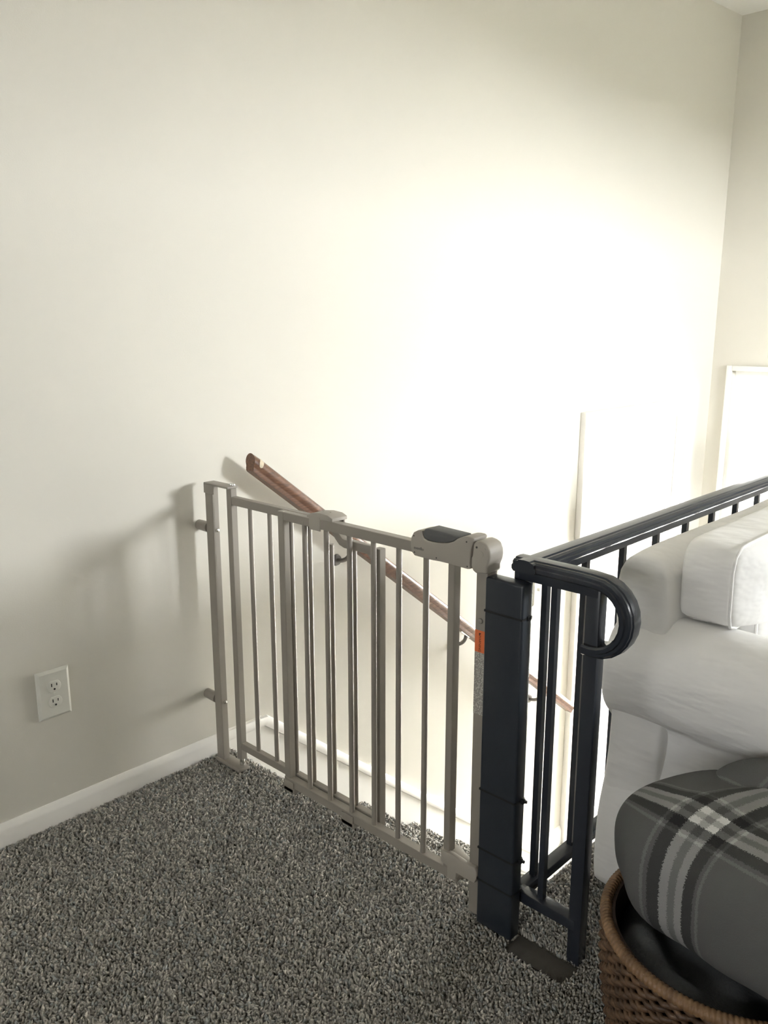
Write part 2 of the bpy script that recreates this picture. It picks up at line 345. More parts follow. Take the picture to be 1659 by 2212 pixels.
# glazed front door in the end wall, facing the stairs
y0, y1, z0, z1 = DOOR
b = B(); xf0, xf1 = END+.045, END+.085
b.box(xf0, xf1, y0, y0+.055, z0, z1).box(xf0, xf1, y1-.055, y1, z0, z1).box(xf0, xf1, y0+.055, y1-.055, z1-.06, z1).box(xf0, xf1, y0+.055, y1-.055, z0, z0+.14)
b.box(xf0, xf1, y0+.055, y1-.055, z0+2.06, z0+2.10)
d2 = struct(b.build('door_2', 'door_white', smooth=0), 'glazed white front door with transom in the end wall')
B().box(END+.062, END+.067, y0+.055, y1-.055, z0+.14, z0+2.06).build('pane', 'door_dim_glass', d2, smooth=0)
B().box(END+.062, END+.067, y0+.055, y1-.055, z0+2.10, z1-.06).build('pane', 'door_dim_glass', d2, smooth=0)
B().cyl((END+.045, y0+.03, z0+1.0), (END-.02, y0+.03, z0+1.0), .012).cyl((END-.015, y0+.03, z0+1.0), (END-.015, y0+.13, z0+1.0), .010).build('lever_handle', 'screw_steel', d2)
b = B().box(END-.018, END, y0-.03, y0, LAND, z1+.03, .003).box(END-.018, END, y1, y1+.03, LAND, z1+.03, .003).box(END-.018, END, y0, y1, z1, z1+.03, .003)
b.build('casing', 'trim_white', d2)
# living room window
x0, x1, z0, z1 = WIN; xm = (x0+x1)/2
b = B()
for (a, c, e, g) in ((x0, x0+.05, z0, z1), (x1-.05, x1, z0, z1), (x0, x1, z0, z0+.05), (x0, x1, z1-.05, z1), (xm-.02, xm+.02, z0, z1)):
    b.box(a, c, YB-.09, YB-.05, e, g)
w1 = struct(b.build('window_1', 'trim_white', smooth=0))
for a, c in ((x0+.05, xm-.02), (xm+.02, x1-.05)): B().box(a, c, YB-.072, YB-.067, z0+.05, z1-.05).build('pane', 'clear_glass', w1, smooth=0)
B().box(x0-.06, x1+.06, YB-.05, YB+.06, z0-.03, z0, .004).build('window_sill', 'trim_white', w1)
b = B().box(x0-.08, x0, YB, YB+.018, z0, z1+.08, .003).box(x1, x1+.08, YB, YB+.018, z0, z1+.08, .003).box(x0, x1, YB, YB+.018, z1, z1+.08, .003); b.build('window_casing', 'trim_white', w1)
# added window behind the camera, unseen, fills the shaded sides
y0, y1, z0, z1 = FILL_WIN; b = B()
for (a, c, e, g) in ((y0, y0+.05, z0, z1), (y1-.05, y1, z0, z1), (y0, y1, z0, z0+.05), (y0, y1, z1-.05, z1), (y0, y1, (z0+z1)/2-.02, (z0+z1)/2+.02)): b.box(XB-.09, XB-.05, a, c, e, g)
w2 = struct(b.build('fill_window', 'trim_white', smooth=0))
B().box(XB-.072, XB-.067, y0+.05, y1-.05, z0+.05, z1-.05).build('pane', 'fill_dim_glass', w2, smooth=0)
B().box(XB-.05, XB+.05, y0-.05, y1+.05, z0-.03, z0, .004).build('window_sill', 'trim_white', w2)
# outside: added pale stoop bouncing light up through the door, ground darkened against bounce
struct(B().box(END+.14, END+5.0, .1, 3.6, -1.7, LAND-.06).build('bounce_stoop', 'concrete', smooth=0))
struct(B().box(-30, 40, -40, 30, -1.9, -1.66).build('ground_outside', 'ground_dark', smooth=0))

# ------------------------------------------------------------------ wooden handrail on the wall
hr = empty('stair_handrail', 'worn brown wooden handrail on wall brackets descending beside the stairs', 'handrail', (1.47, 1.93, .90))
HS = .762; hd = Vector((1, 0, -HS)).normalized(); hu = Vector((HS, 0, 1)).normalized()
prof = []
for k in range(13):
    a = R(-10 + 200*k/12); prof.append((.0235*math.cos(a), .003 + .0215*math.sin(a)))
prof += [(-.0200, -.009), (-.0190, -.012), (-.0195, -.0155), (-.0185, -.023), (.0185, -.023), (.0195, -.0155), (.0190, -.012), (.0200, -.009)]
A0 = Vector((1.468, 1.928, .905)); A1 = Vector((3.335, 1.928, .905 - HS*(3.335-1.468)))
v = []; n = len(prof)
for P_, sk in ((A0, 0), (A0 + hd*.012, 1), (A1, 1)):
    for a, c in prof:
        kk = 1 if sk else .93
        p = P_ + Vector((0, -a*kk, 0)) + hu*c*kk
        if P_ is A0: p += hd*(.004 - (c+.02)*.55)   # plumb-cut end
        v.append(p)
f = [(i*n+q, i*n+(q+1) % n, (i+1)*n+(q+1) % n, (i+1)*n+q) for i in range(2) for q in range(n)] + [tuple(range(n))[::-1], tuple(range(2*n, 3*n))]
o = B().add(v, f).build('rail', 'rail_wood'); inv_parent(o, hr)
# bare chipped patch near the upper end
b = B(); pts = []
for t_, (a0, a1) in ((.006, (12, 55)), (.012, (-12, 58)), (.018, (-16, 50)), (.023, (-5, 44))):
    pts.append([A0 + hd*t_ + Vector((0, -.0250*math.cos(R(a)), 0)) + hu*(.004 + .0220*math.sin(R(a))) for a in np.linspace(a0, a1, 5)])
v = [p for r_ in pts for p in r_]; b.add(v, [(i*5+j, i*5+j+1, (i+1)*5+j+1, (i+1)*5+j) for i in range(3) for j in range(4)])
o = b.build('bare_patch', 'bare_wood'); o['label'] = 'pale chipped patch at the upper end'; inv_parent(o, hr)
for xb in (1.865, 2.50, 3.08):
    zb = .905 - HS*(xb - 1.468)
    br = B().cyl((xb, WALL, zb-.085), (xb, WALL-.008, zb-.085), .021, 20, .017).build('bracket', 'bracket_dark'); inv_parent(br, hr)
    path = [Vector((xb, WALL-.006, zb-.085)) + Vector((0, -.066*math.sin(R(t_)), .055*(1-math.cos(R(t_))))) for t_ in range(0, 91, 10)]
    pr = [(.0075*math.cos(R(q)), .0075*math.sin(R(q))) for q in range(0, 360, 45)]
    o = B().sweep(path, pr, up=(1, 0, 0)).build('bracket_arm', 'bracket_dark', br)
    c = Vector((xb, 1.928, zb)) - hu*.027
    v = [c + hd*s*.032 + Vector((0, t_*.010, 0)) + hu*w for s in (-1, 1) for t_ in (-1, 1) for w in (-.002, .003)]
    B().add(v, [(0,1,3,2), (4,6,7,5), (0,4,5,1), (2,3,7,6), (0,2,6,4), (1,5,7,3)]).build('saddle_plate', 'screw_steel', br)

# ------------------------------------------------------------------ wall plates
def plate(name, label, cat, x0, x1, z0, z1):
    t = empty(name, label, cat, ((x0+x1)/2, WALL, (z0+z1)/2))
    b = B(); e = .007
    b.add([(x0, WALL, z0), (x1, WALL, z0), (x1, WALL, z1), (x0, WALL, z1), (x0, WALL-.003, z0), (x1, WALL-.003, z0), (x1, WALL-.003, z1), (x0, WALL-.003, z1),
           (x0+e, WALL-.0085, z0+e), (x1-e, WALL-.0085, z0+e), (x1-e, WALL-.0085, z1-e), (x0+e, WALL-.0085, z1-e)],
          [(0,1,5,4), (1,2,6,5), (2,3,7,6), (3,0,4,7), (4,5,9,8), (5,6,10,9), (6,7,11,10), (7,4,8,11), (8,9,10,11)])
    inv_parent(b.build('cover_plate', 'outlet_white', smooth=0), t); return t
ot = plate('wall_outlet', 'white double wall outlet low on the wall left of the gate', 'outlet', .815, .902, .303, .434)
for cz in (.3905, .3475):
    cx = .8585; pts = []
    for k in range(32):
        a = 2*math.pi*k/32; pts.append((cx + .0185*math.cos(a), cz + max(-.0145, min(.0145, .0175*math.sin(a)))))
    r = B().prism(pts, 'y', WALL-.0105, WALL-.004).build('receptacle', 'outlet_white', bevel=.001, smooth=30); inv_parent(r, ot)
    for (sx, h_) in ((-.0068, .0085), (.0068, .0068)):
        o = B().box(cx+sx-.0011, cx+sx+.0011, WALL-.0113, WALL-.009, cz+.0045-h_/2, cz+.0045+h_/2).build('slot', 'slot_dark', r, smooth=0); o.matrix_parent_inverse = Matrix.Identity(4)
    B().cyl((cx, WALL-.0092, cz-.0075), (cx, WALL-.0113, cz-.0075), .0026, 12).build('ground_hole', 'slot_dark', r)
o = B().cyl((.8585, WALL-.0085, .369), (.8585, WALL-.0098, .369), .0032, 12).build('screw', 'outlet_white'); inv_parent(o, ot)
sw = plate('light_switch', 'white light switch plate above the handrail near the landing door', 'light switch', 3.075, 3.20, .045, .190)
for cx in (3.112, 3.163):
    o = B().box(cx-.005, cx+.005, WALL-.020, WALL-.007, .112, .128, .002).build('toggle', 'outlet_white'); inv_parent(o, sw)

# ------------------------------------------------------------------ baby gate
g = empty('baby_gate', 'taupe metal baby gate across the top of the stairs', 'baby gate', (1.33, 1.45, 0))
def gp(o): inv_parent(o, g); return o
G = 'gate_taupe'
# hinge frame by the wall
fr_ = gp(B().box(1.317, 1.339, 1.917, 1.950, .022, .862, .0012, 1).build('wall_frame', G))
for zc in (.736, .212):
    gp(B().cyl((1.326, WALL, zc), (1.326, 1.949, zc), .0145, 18, .0155).build('wall_spacer', G))
    gp(B().cyl((1.330, 1.917, zc-.004), (1.330, 1.914, zc-.004), .0052, 14, dome=True).build('screw', 'screw_steel'))
gp(B().box(1.314, 1.350, 1.838, 1.951, .862, .868, .0015).box(1.314, 1.3165, 1.905, 1.951, .838, .866, .001).build('hinge_strap', G))
for yy in (1.856, 1.846): gp(B().cyl((1.340, yy, .868), (1.340, yy, .872), .0050, 14, dome=True).build('hinge_bolt', 'screw_steel'))
gp(B().box(1.313, 1.352, 1.838, 1.955, .012, .024, .003).build('floor_bracket', G))
gp(B().cyl((1.340, 1.856, .022), (1.340, 1.856, .052), .008, 14).build('hinge_pin', 'screw_steel'))
# rear panel (hinged)
X1 = 1.340
gp(B().box(X1-.010, X1+.010, 1.8455, 1.8675, .045, .860, .0012, 1).build('panel_post', G))
gp(B().box(X1-.009, X1+.009, 1.470, 1.8455, .815, .838, .0012, 1).build('top_rail', G))
gp(B().box(X1-.009, X1+.009, 1.2995, 1.8455, .078, .100, .0012, 1).build('bottom_rail', G))
for y in (1.7745, 1.6912, 1.6057, 1.5345, 1.4545, 1.3745):
    zt = .815 if y > 1.46 else .775
    gp(B().cyl((X1, y, .099), (X1, y, zt), .0066, 14).build('bar', G))
# the hinged panel's top rail dips in a curve under the clamp and carries on lower down
path = [(X1, 1.475, .8265), (X1, 1.452, .824), (X1, 1.436, .815), (X1, 1.424, .801), (X1, 1.412, .790), (X1, 1.400, .7865), (X1, 1.31, .7865)]
sq = [(-.009, -.0105), (.009, -.0105), (.009, .0105), (-.009, .0105)]
gp(B().sweep(path, sq, up=(0, 0, 1)).build('dropped_rail', G, bevel=.0015))
gp(B().prism([(1.322, .7765), (1.3005, .7765), (1.3005, .755)], 'x', X1-.008, X1+.008).build('rail_gusset', G))
gp(B().box(X1-.010, X1+.010, 1.2795, 1.2995, .078, .795, .0012, 1).build('panel_post', G))
# front panel (sliding, latched to the black post)
X2 = 1.318
gp(B().box(X2-.010, X2+.010, 1.597, 1.6195, .068, .838, .0012, 1).build('panel_post', G))
gp(B().box(X2-.010, X2+.010, 1.452, 1.597, .816, .838, .0012, 1).build('top_rail', G))
gp(B().box(X2-.014, X2+.008, 1.13, 1.4555, .818, .8425, .0012, 1).build('top_rail', G))
gp(B().box(X2-.012, X2+.010, 1.018, 1.6195, .072, .096, .0012, 1).build('bottom_rail', G))
X2b = 1.314
for y in (1.522, 1.443, 1.3628, 1.284, 1.205, 1.125):
    gp(B().cyl((X2b, y, .094), (X2b, y, .825), .0068, 14).build('bar', G))
gp(B().box(X2-.012, X2+.010, 1.041, 1.0585, .094, .825, .0012, 1).build('latch_post', G))
# clamp saddle over both top rails
cl = [(1.503, .840), (1.503, .846), (1.486, .853), (1.458, .857), (1.428, .856), (1.412, .850), (1.412, .842)]
clamp = gp(B().prism(cl, 'x', X2-.013, X1+.014).box(X2-.014, X2-.010, 1.455, 1.495, .812, .848, .001).box(X1+.010, X1+.015, 1.42, 1.50, .81, .845, .001).build('rail_clamp', 'gate_plastic', bevel=.0015))
for yy in (1.470, 1.446): gp(B().cyl((1.332, yy, .856), (1.332, yy, .8585), .0022, 10).build('clamp_peg', 'gate_plastic'))
# lower slide clips
for (ya, yb) in ((1.575, 1.622), (1.345, 1.395)):
    gp(B().box(X2-.016, X2+.030, ya, yb, .058, .073, .003).box(X2-.016, X2-.012, ya+.004, yb-.004, .058, .090, .0015).build('slide_clip', G))
# handle housing with grey squeeze grip
body = [(1.153,.8436),(1.1511,.8548),(1.1442,.8664),(1.1324,.8731),(1.1236,.8752),(1.1202,.8724),(1.1196,.8649),(1.1162,.8587),(1.1048,.8551),(1.0875,.8543),(1.0649,.8566),(1.0463,.8607),(1.0354,.8657),(1.0265,.8725),(1.0175,.8777),(1.0069,.8818),(.998,.8833),(.9874,.8831),(.982,.88),(.9853,.8712),(.9899,.8587),(.9916,.8438),(.9926,.829),(.9908,.8161),(.9979,.8145),(1.0232,.8150),(1.0454,.8160),(1.0716,.8160),(1.0907,.8150),(1.1023,.8150),(1.1199,.8150),(1.1417,.8155),(1.1498,.8225),(1.1525,.8328)]
grip = [(1.1195,.8648),(1.1187,.8727),(1.1139,.8785),(1.1072,.8807),(1.0804,.88),(1.0541,.8794),(1.0284,.8787),(1.0185,.8783),(1.0265,.8725),(1.0372,.8651),(1.0537,.8591),(1.0799,.8548),(1.1048,.8542),(1.1165,.8586)]
hous = [(.9855,.8705),(.979,.8761),(.9704,.8783),(.96,.8766),(.9495,.8721),(.944,.861),(.9428,.8498),(.9449,.8379),(.9497,.8268),(.9493,.8130),(.977,.8090),(.9851,.8140),(.9895,.8229),(.9895,.8404),(.9872,.8439),(.9860,.8588)]
hd_ = gp(B().prism(body, 'x', 1.293, 1.338).build('handle_housing', 'gate_plastic', bevel=.004, bseg=3, smooth=50))
gp(B().prism(grip, 'x', 1.2945, 1.3365).build('squeeze_grip', 'grip_grey', bevel=.004, bseg=3, smooth=50))
hp = gp(B().prism(hous, 'x', 1.293, 1.342).build('latch_housing', 'gate_plastic', bevel=.005, bseg=3, smooth=50))
for (yy, zz, rr) in ((1.1432,.8592,.0016), (1.1408,.8234,.0016), (1.0799,.8222,.0016), (1.0012,.8712,.0018), (.998,.8202,.0016)):
    o = B().cyl((1.2945, yy, zz), (1.2925, yy, zz), rr, 10).build('screw_hole', 'dark_plastic', hd_); 
for (yy, zz, rr) in ((.9755,.8646,.0022), (.9560,.8640,.0026), (.9650,.8522,.0068)):
    o = B().cyl((1.2945, yy, zz), (1.2922, yy, zz), rr, 14).build('pivot_button', 'gate_plastic' if rr > .0023 else 'dark_plastic', hp)
for o in list(hd_.children) + list(hp.children): o.matrix_parent_inverse = Matrix.Translation(-g.location) @ Matrix.Identity(4); o.matrix_parent_inverse = Matrix.Identity(4)
# mounting upright with stickers
tan = gp(B().box(1.311, 1.345, .9600, .9880, .015, .826, .002).build('mounting_upright', G))
gp(B().cyl((1.312, .974, .705), (1.3095, .974, .705), .0062, 14, dome=True).build('rivet', G))
gp(B().box(1.3104, 1.3112, .9603, .9872, .636, .684).build('warning_sticker', 'sticker_orange', smooth=0))
gp(B().box(1.3104, 1.3112, .9603, .9872, .497, .636).build('instruction_sticker', 'sticker_print', smooth=0))
def text_mesh(name, s, size, m, loc, rot, parent):
    c = bpy.data.curves.new(name, 'FONT'); c.body = s; c.size = size; c.align_x = 'CENTER'; c.align_y = 'CENTER'; c.extrude = .00012
    t = bpy.data.objects.new(name, c); col.objects.link(t); dg = bpy.context.evaluated_depsgraph_get(); dg.update()
    me = bpy.data.meshes.new_from_object(t.evaluated_get(dg)); bpy.data.objects.remove(t); bpy.data.curves.remove(c)
    me.materials.clear(); me.materials.append(M[m]); o = bpy.data.objects.new(name, me); col.objects.link(o)
    o.matrix_world = Matrix.Translation(loc) @ rot
    o.parent = parent; o.matrix_parent_inverse = Matrix.Translation(-parent.location); return o
# lettering turned a quarter, reading downwards, facing the room (-X)
rot_down = Matrix(((0, 0, -1, 0), (0, -1, 0, 0), (-1, 0, 0, 0), (0, 0, 0, 1)))     # text x -> -Z, text y -> -Y, normal -> -X
rot_h = Matrix(((0, 0, -1, 0), (-1, 0, 0, 0), (0, 1, 0, 0), (0, 0, 0, 1)))          # upright lettering facing -X
text_mesh('warning_lettering', 'WARNING', .0078, 'sticker_ink', (1.3102, .9745, .6565), rot_down, g)
gp(B().prism([(.9768, .6785), (.9710, .6785), (.9768, .6725)], 'x', 1.3101, 1.3104).build('warning_triangle', 'sticker_ink', smooth=0))
text_mesh('handle_lettering', 'evenflo', .0095, 'grip_grey', (1.2928, 1.1290, .8335), rot_h, g)
# lower latch
lat = [(1.0607,.1397),(1.0289,.1422),(.9846,.1372),(.9640,.140),(.9590,.1311),(.9590,.1148),(.9640,.1013),(1.0152,.1009),(1.0164,.0846),(1.0275,.0775),(1.0405,.0781),(1.0411,.1065),(1.0591,.109)]
gp(B().prism(lat, 'x', 1.299, 1.312).build('lower_latch', 'gate_plastic', bevel=.0025))
gp(B().prism([(1.304, .960), (1.304, 1.058), (1.343, 1.058), (1.343, 1.035), (1.330, 1.01), (1.318, .97)], 'z', .118, .138).build('latch_wing', 'gate_plastic', bevel=.002))

# ------------------------------------------------------------------ black block strapped to the railing post
bk = empty('mounting_block', 'black wooden post block strapped to the railing beside the gate', 'post', (1.322, .91, 0))
o = B().box(1.300, 1.334, .866, .9575, .008, .806, .005, 3).build('block', 'black_wood'); inv_parent(o, bk)
for zc in (.735, .335, .195, .118):
    b = B().box(1.2995, 1.3345, .8655, .958, zc-.0022, zc+.0022)
    o = b.build('zip_tie', 'zip_black', smooth=0); inv_parent(o, bk)
for (zc, yy, dy) in ((.735, .8655, -.45), (.335, .8655, -1), (.195, .8655, -1), (.118, .958, .4), (.735, .958, .4)):
    o = B().box(1.318, 1.328, min(yy, yy+dy*.007), max(yy, yy+dy*.007), zc-.005, zc+.005, .001).box(1.321, 1.325, min(yy+dy*.006, yy+dy*.013), max(yy+dy*.006, yy+dy*.013), zc-.001, zc+.004).build('zip_tie_head', 'zip_black'); inv_parent(o, bk)

# ------------------------------------------------------------------ black metal railing
rl = empty('stair_railing', 'black metal railing with square balusters and a scrolled end beside the stairwell', 'railing', (1.355, .88, 0))
def rp(o): inv_parent(o, rl); return o
K = 'black_metal'; RX = 1.356; RY = .885; RZ = .845
capp = [(-.024, -.022), (.024, -.022), (.0275, -.018), (.0275, -.011), (.0235, -.009), (.0235, -.0035), (.019, .000), (.0145, .0005), (.0125, .003), (0, .004), (-.0125, .003), (-.0145, .0005), (-.019, .000), (-.0235, -.0035), (-.0235, -.009), (-.0275, -.011), (-.0275, -.018)]
chan = [(-.015, -.042), (.015, -.042), (.015, -.0215), (-.015, -.0215)]
rp(B().sweep([(RX-.03, RY, RZ), (END-.001, RY, RZ)], capp).build('top_rail', K, smooth=22))
rp(B().sweep([(RX+.0, RY, RZ), (END-.001, RY, RZ)], chan).build('rail_channel', K, smooth=0))
rp(B().sweep([(RX-.0, RY, .105), (END-.001, RY, .105)], [(-.015, -.024), (.015, -.024), (.015, 0), (-.015, 0)]).build('bottom_rail', K, bevel=.002))
# short return towards the room with the scroll end
EY = .739
path = [(RX, RY+.03, RZ), (RX, .775, RZ), (RX, .745, RZ-.001)]
for k in range(1, 13):
    a = R(90 - 15*k); path.append((RX, .735 - .078*math.cos(a) , RZ - .080 + .079*math.sin(a)))
path.append((RX, .754, RZ-.158))
def sweep_x(path, prof):
    """sweep in the plane x = RX: profile a goes along x, b along the path normal"""
    P_ = [Vector(p) for p in path]; v = []; n = len(prof); f = []
    for i, p in enumerate(P_):
        d = (P_[min(i+1, len(P_)-1)] - P_[max(i-1, 0)]).normalized(); nrm = Vector((1, 0, 0)).cross(d).normalized()
        v += [p + Vector((a, 0, 0)) + nrm*c for a, c in prof]
    for i in range(len(P_)-1): f += [(i*n+q, i*n+(q+1) % n, (i+1)*n+(q+1) % n, (i+1)*n+q) for q in range(n)]
    f += [tuple(range(n))[::-1], tuple(range((len(P_)-1)*n, len(P_)*n))]
    return B().add(v, f)
sgn = Vector((1, 0, 0)).cross(Vector((0, -1, 0))).z
rp(sweep_x(path, [(a, c*sgn) for a, c in capp]).build('scroll_rail', K, smooth=22))
rp(B().box(RX-.015, RX+.015, EY-.01, RY+.02, RZ-.042, RZ-.0215).build('rail_channel', K, smooth=0))
rp(B().box(RX-.015, RX+.015, EY, RY, .081, .105, .002).build('bottom_rail', K))
rp(B().box(RX-.0145, RX+.0145, EY-.0145, EY+.0145, .004, RZ-.02, .002).build('end_post', K))
rp(B().box(RX-.0125, RX+.0145, .890, .918, .004, RZ-.02, .002).build('corner_post', K))
first = rp(B().box(-.0067, .0067, -.0067, .0067, .100, RZ-.040).build('baluster', K, smooth=0)); first.location = (RX+.003, .829, 0)
xs = [1.412] + [1.40 + .1665*k for k in range(1, 21)]
for x in xs:
    o = first.copy(); col.objects.link(o); o.location = (x, RY, 0)
o = B().box(1.279, 1.337, EY-.02, .866, -.004, .003).build('floor_strip', 'floor_strip_dark'); rp(o)  # thin dark strip sunk in the carpet below the return

# ------------------------------------------------------------------ sofa
sf = empty('slipcovered_sofa', 'white slipcovered sofa with rolled arms standing against the black railing', 'sofa', (2.7, .4, 0))
def sp(o): inv_parent(o, sf); return o
S0, S1 = 1.57, 3.95
def wob(p, k=1.0, s=1.0):
    x, y, z = p
    return math.sin(9*s*x+3*z+1)*math.sin(11*s*y+5*z)*.006*k + math.sin(23*s*y+14*z+6*x)*.0025*k
def grid_surface(rows, closed_u=False):
    """rows of equally long point lists -> quads, with caps by fan"""
    n = len(rows[0]); v = [p for r_ in rows for p in r_]; f = []
    for i in range(len(rows)-1):
        for j in range(n if closed_u else n-1): f.append((i*n+j, i*n+(j+1) % n, (i+1)*n+(j+1) % n, (i+1)*n+j))
    if closed_u: f += [tuple(range(n))[::-1], tuple(range((len(rows)-1)*n, len(rows)*n))]
    return B().add(v, f)
arm_prof = [(1.566,.012),(1.560,.08),(1.562,.16),(1.566,.23),(1.588,.285),(1.618,.330),(1.632,.385),(1.634,.425),(1.620,.446),(1.585,.462),(1.556,.495),(1.540,.54),(1.541,.590),(1.560,.640),(1.595,.675),(1.640,.692),(1.690,.684),(1.735,.655),(1.762,.61),(1.772,.55),(1.775,.40),(1.775,.2),(1.775,.012)]
def arm(mirror):
    rows = []; cx, cz = 1.655, .36
    ys = [.826, .822, .812, .79, .74] + list(np.linspace(.68, .06, 12)) + [.0, -.03, -.045, -.05]
    for i, y in enumerate(ys):
        e = 1.0
        if i == 0: e = .90
        elif i == 1: e = .955
        elif i == 2: e = .985
        if i == len(ys)-1: e = .93
        elif i == len(ys)-2: e = .97
        row = []
        for (x, z) in arm_prof:
            flare = max(0, (1.6 - x))*(1 if z < .3 else 0)
            X = cx + (x-cx)*e + flare*.35*math.sin(y*14+1)*(1-z/.3 if z < .3 else 0); Z = (cz + (z-cz)*(.5+.5*e)) if z > .03 else z
            w = wob((X, y, Z), .7)
            X += w*.8; Z += w*.5 if z > .05 else 0
            row.append(((S0+S1-X) if mirror else X, y, Z))
        rows.append(row)
    return grid_surface(rows, True).build('arm', 'sofa_fabric', smooth=80, subsurf=1)
sp(arm(False)); sp(arm(True))
# back with a softly rolled top
bp_ = [(.826,.012),(.834,.12),(.830,.26),(.818,.34),(.818,.60),(.822,.70),(.828,.775),(.816,.815),(.780,.832),(.735,.826),(.704,.800),(.698,.70),(.698,.40),(.698,.012)]
rows = []
xs_ = [1.588, 1.589, 1.597, 1.615, 1.68] + list(np.linspace(1.76, 3.76, 16)) + [3.84, 3.90, 3.918, 3.928, 3.932]
for i, x in enumerate(xs_):
    e = {0: .4, 1: .90, 2: .965, 3: .99}.get(i, 1.0); e = {len(xs_)-1: .4, len(xs_)-2: .92}.get(i, e)
    row = []
    for (y, z) in bp_:
        Y = .765 + (y-.765)*e; Z = z if z < .3 else .5 + (z-.5)*(.25+.75*e)
        w = wob((x, Y, Z), .55); row.append((x + (.02*math.sin(z*30+y*20) *.25 if i < 3 else 0), min(Y + w, .842), Z + (w if z > .5 else 0)))
    rows.append(row)
sp(grid_surface(rows, True).build('back', 'sofa_fabric', smooth=80, subsurf=1))
# seat base, front skirt, seat cushions
sp(B().box(1.77, S0+S1-1.77, -.07, .70, .015, .30, .02).build('seat_base', 'sofa_fabric'))
def cushion(name, x0, x1, y0, y1, z0, z1, r, bulge, cuts=5):
    bm = bmesh.new(); bmesh.ops.create_cube(bm, size=2); bmesh.ops.subdivide_edges(bm, edges=bm.edges, cuts=cuts, use_grid_fill=True)
    hx, hy, hz = (x1-x0)/2, (y1-y0)/2, (z1-z0)/2; c = Vector(((x0+x1)/2, (y0+y1)/2, (z0+z1)/2)); h = Vector((hx, hy, hz))
    for v_ in bm.verts:
        q = v_.co.copy(); p = Vector((q.x*hx, q.y*hy, q.z*hz))
        inner = Vector((max(-hx+r, min(hx-r, p.x)), max(-hy+r, min(hy-r, p.y)), max(-hz+r, min(hz-r, p.z))))
        d = p - inner
        if d.length > 1e-6: p = inner + d.normalized()*r if min(abs(d.x) > 1e-6, 1) + min(abs(d.y) > 1e-6, 1) + min(abs(d.z) > 1e-6, 1) > 1 else p
        kx = (1-q.x**2); ky = (1-q.y**2); kz = (1-q.z**2)
        p += Vector((bulge[0]*q.x*ky*kz, bulge[1]*q.y*kx*kz, bulge[2]*q.z*kx*ky))
        p += Vector((1, 1, 1))*wob(p + c, .5); v_.co = p + c
    b_ = B().bm(bm); return b_
for a, c_ in ((1.78, 2.755), (2.765, 3.74)):
    sp(cushion('seat_cushion', a, c_, -.09, .58, .30, .475, .05, (.006, .01, .02)).build('seat_cushion', 'sofa_fabric', smooth=80, subsurf=1))
def back_cushion(x0, x1, over_l, over_r):
    """boxed cushion: side band between two welts; overlaps the arm it stands beside"""
    r = .045; zb, zt = .472, .865
    # outline in XZ (a T-shape where it reaches over an arm)
    o_ = []
    def arc(cx, cz, a0, a1, k=5): return [(cx + r*math.cos(R(a)), cz + r*math.sin(R(a))) for a in np.linspace(a0, a1, k)]
    xl = x0; xr = x1; il = x0 + (.165 if over_l else 0); ir = x1 - (.165 if over_r else 0)
    o_ += arc(xl+r, zt-r, 180, 90) + arc(xr-r, zt-r, 90, 0)
    if over_r: o_ += [(xr, .70), (xr-.02, .698), (ir+.02, .698), (ir, .68)]
    o_ += [(ir, zb+.02), (ir-.02, zb), (il+.02, zb), (il, zb+.02)]
    if over_l: o_ += [(il, .68), (il-.02, .694), (xl+.035, .694), (xl+.005, .705)]
    # resample the outline evenly so that the faces can bulge
    P_ = [Vector((a, c_, 0)) for a, c_ in o_]; L = [0]
    for i in range(len(P_)): L.append(L[-1] + (P_[(i+1) % len(P_)] - P_[i]).length)
    N = 96; out_ = []
    for k in range(N):
        t_ = L[-1]*k/N; i = max(j for j in range(len(P_)) if L[j] <= t_); s_ = (t_ - L[i])/max(1e-9, L[i+1]-L[i]); out_.append(P_[i].lerp(P_[(i+1) % len(P_)], s_))
    cen = Vector(((x0+x1)/2, .68, 0)); rows = []
    def ring(k, y, amp):
        row = []
        for p in out_:
            q = cen + (p - cen)*k; w = wob((q.x, y, q.y), .6)*(amp)
            row.append((q.x + w*.3, y + w, q.y))
        return row
    yb, yf = .702, .588
    for k, y, amp in ((.05, yb-.004, 1), (.4, yb-.002, 1), (.8, yb, 1), (.97, yb, .6), (1.0, yb-.006, .3), (1.006, (yb+yf)/2, .8), (1.0, yf+.004, .3), (.985, yf-.004, .8), (.9, yf-.03, 2.2), (.75, yf-.052, 2.6), (.55, yf-.066, 2), (.3, yf-.072, 1), (.05, yf-.074, 1)):
        rows.append(ring(k, y, amp))
    o = sp(grid_surface(rows, True).build('back_cushion', 'sofa_fabric', smooth=80, subsurf=1))
    w_ = B().sweep([(p.x, yf+.002, p.y) for p in [cen + (q - cen)*1.006 for q in out_]], [(.0032*math.cos(R(a)), .0032*math.sin(R(a))) for a in range(0, 360, 60)], up=(0, 1, 0), closed=True).build('piping', 'sofa_fabric', o, smooth=80)
    w_.matrix_parent_inverse = Matrix.Identity(4); return o
back_cushion(1.622, 2.755, True, False); back_cushion(2.765, S0+S1-1.622, False, True)

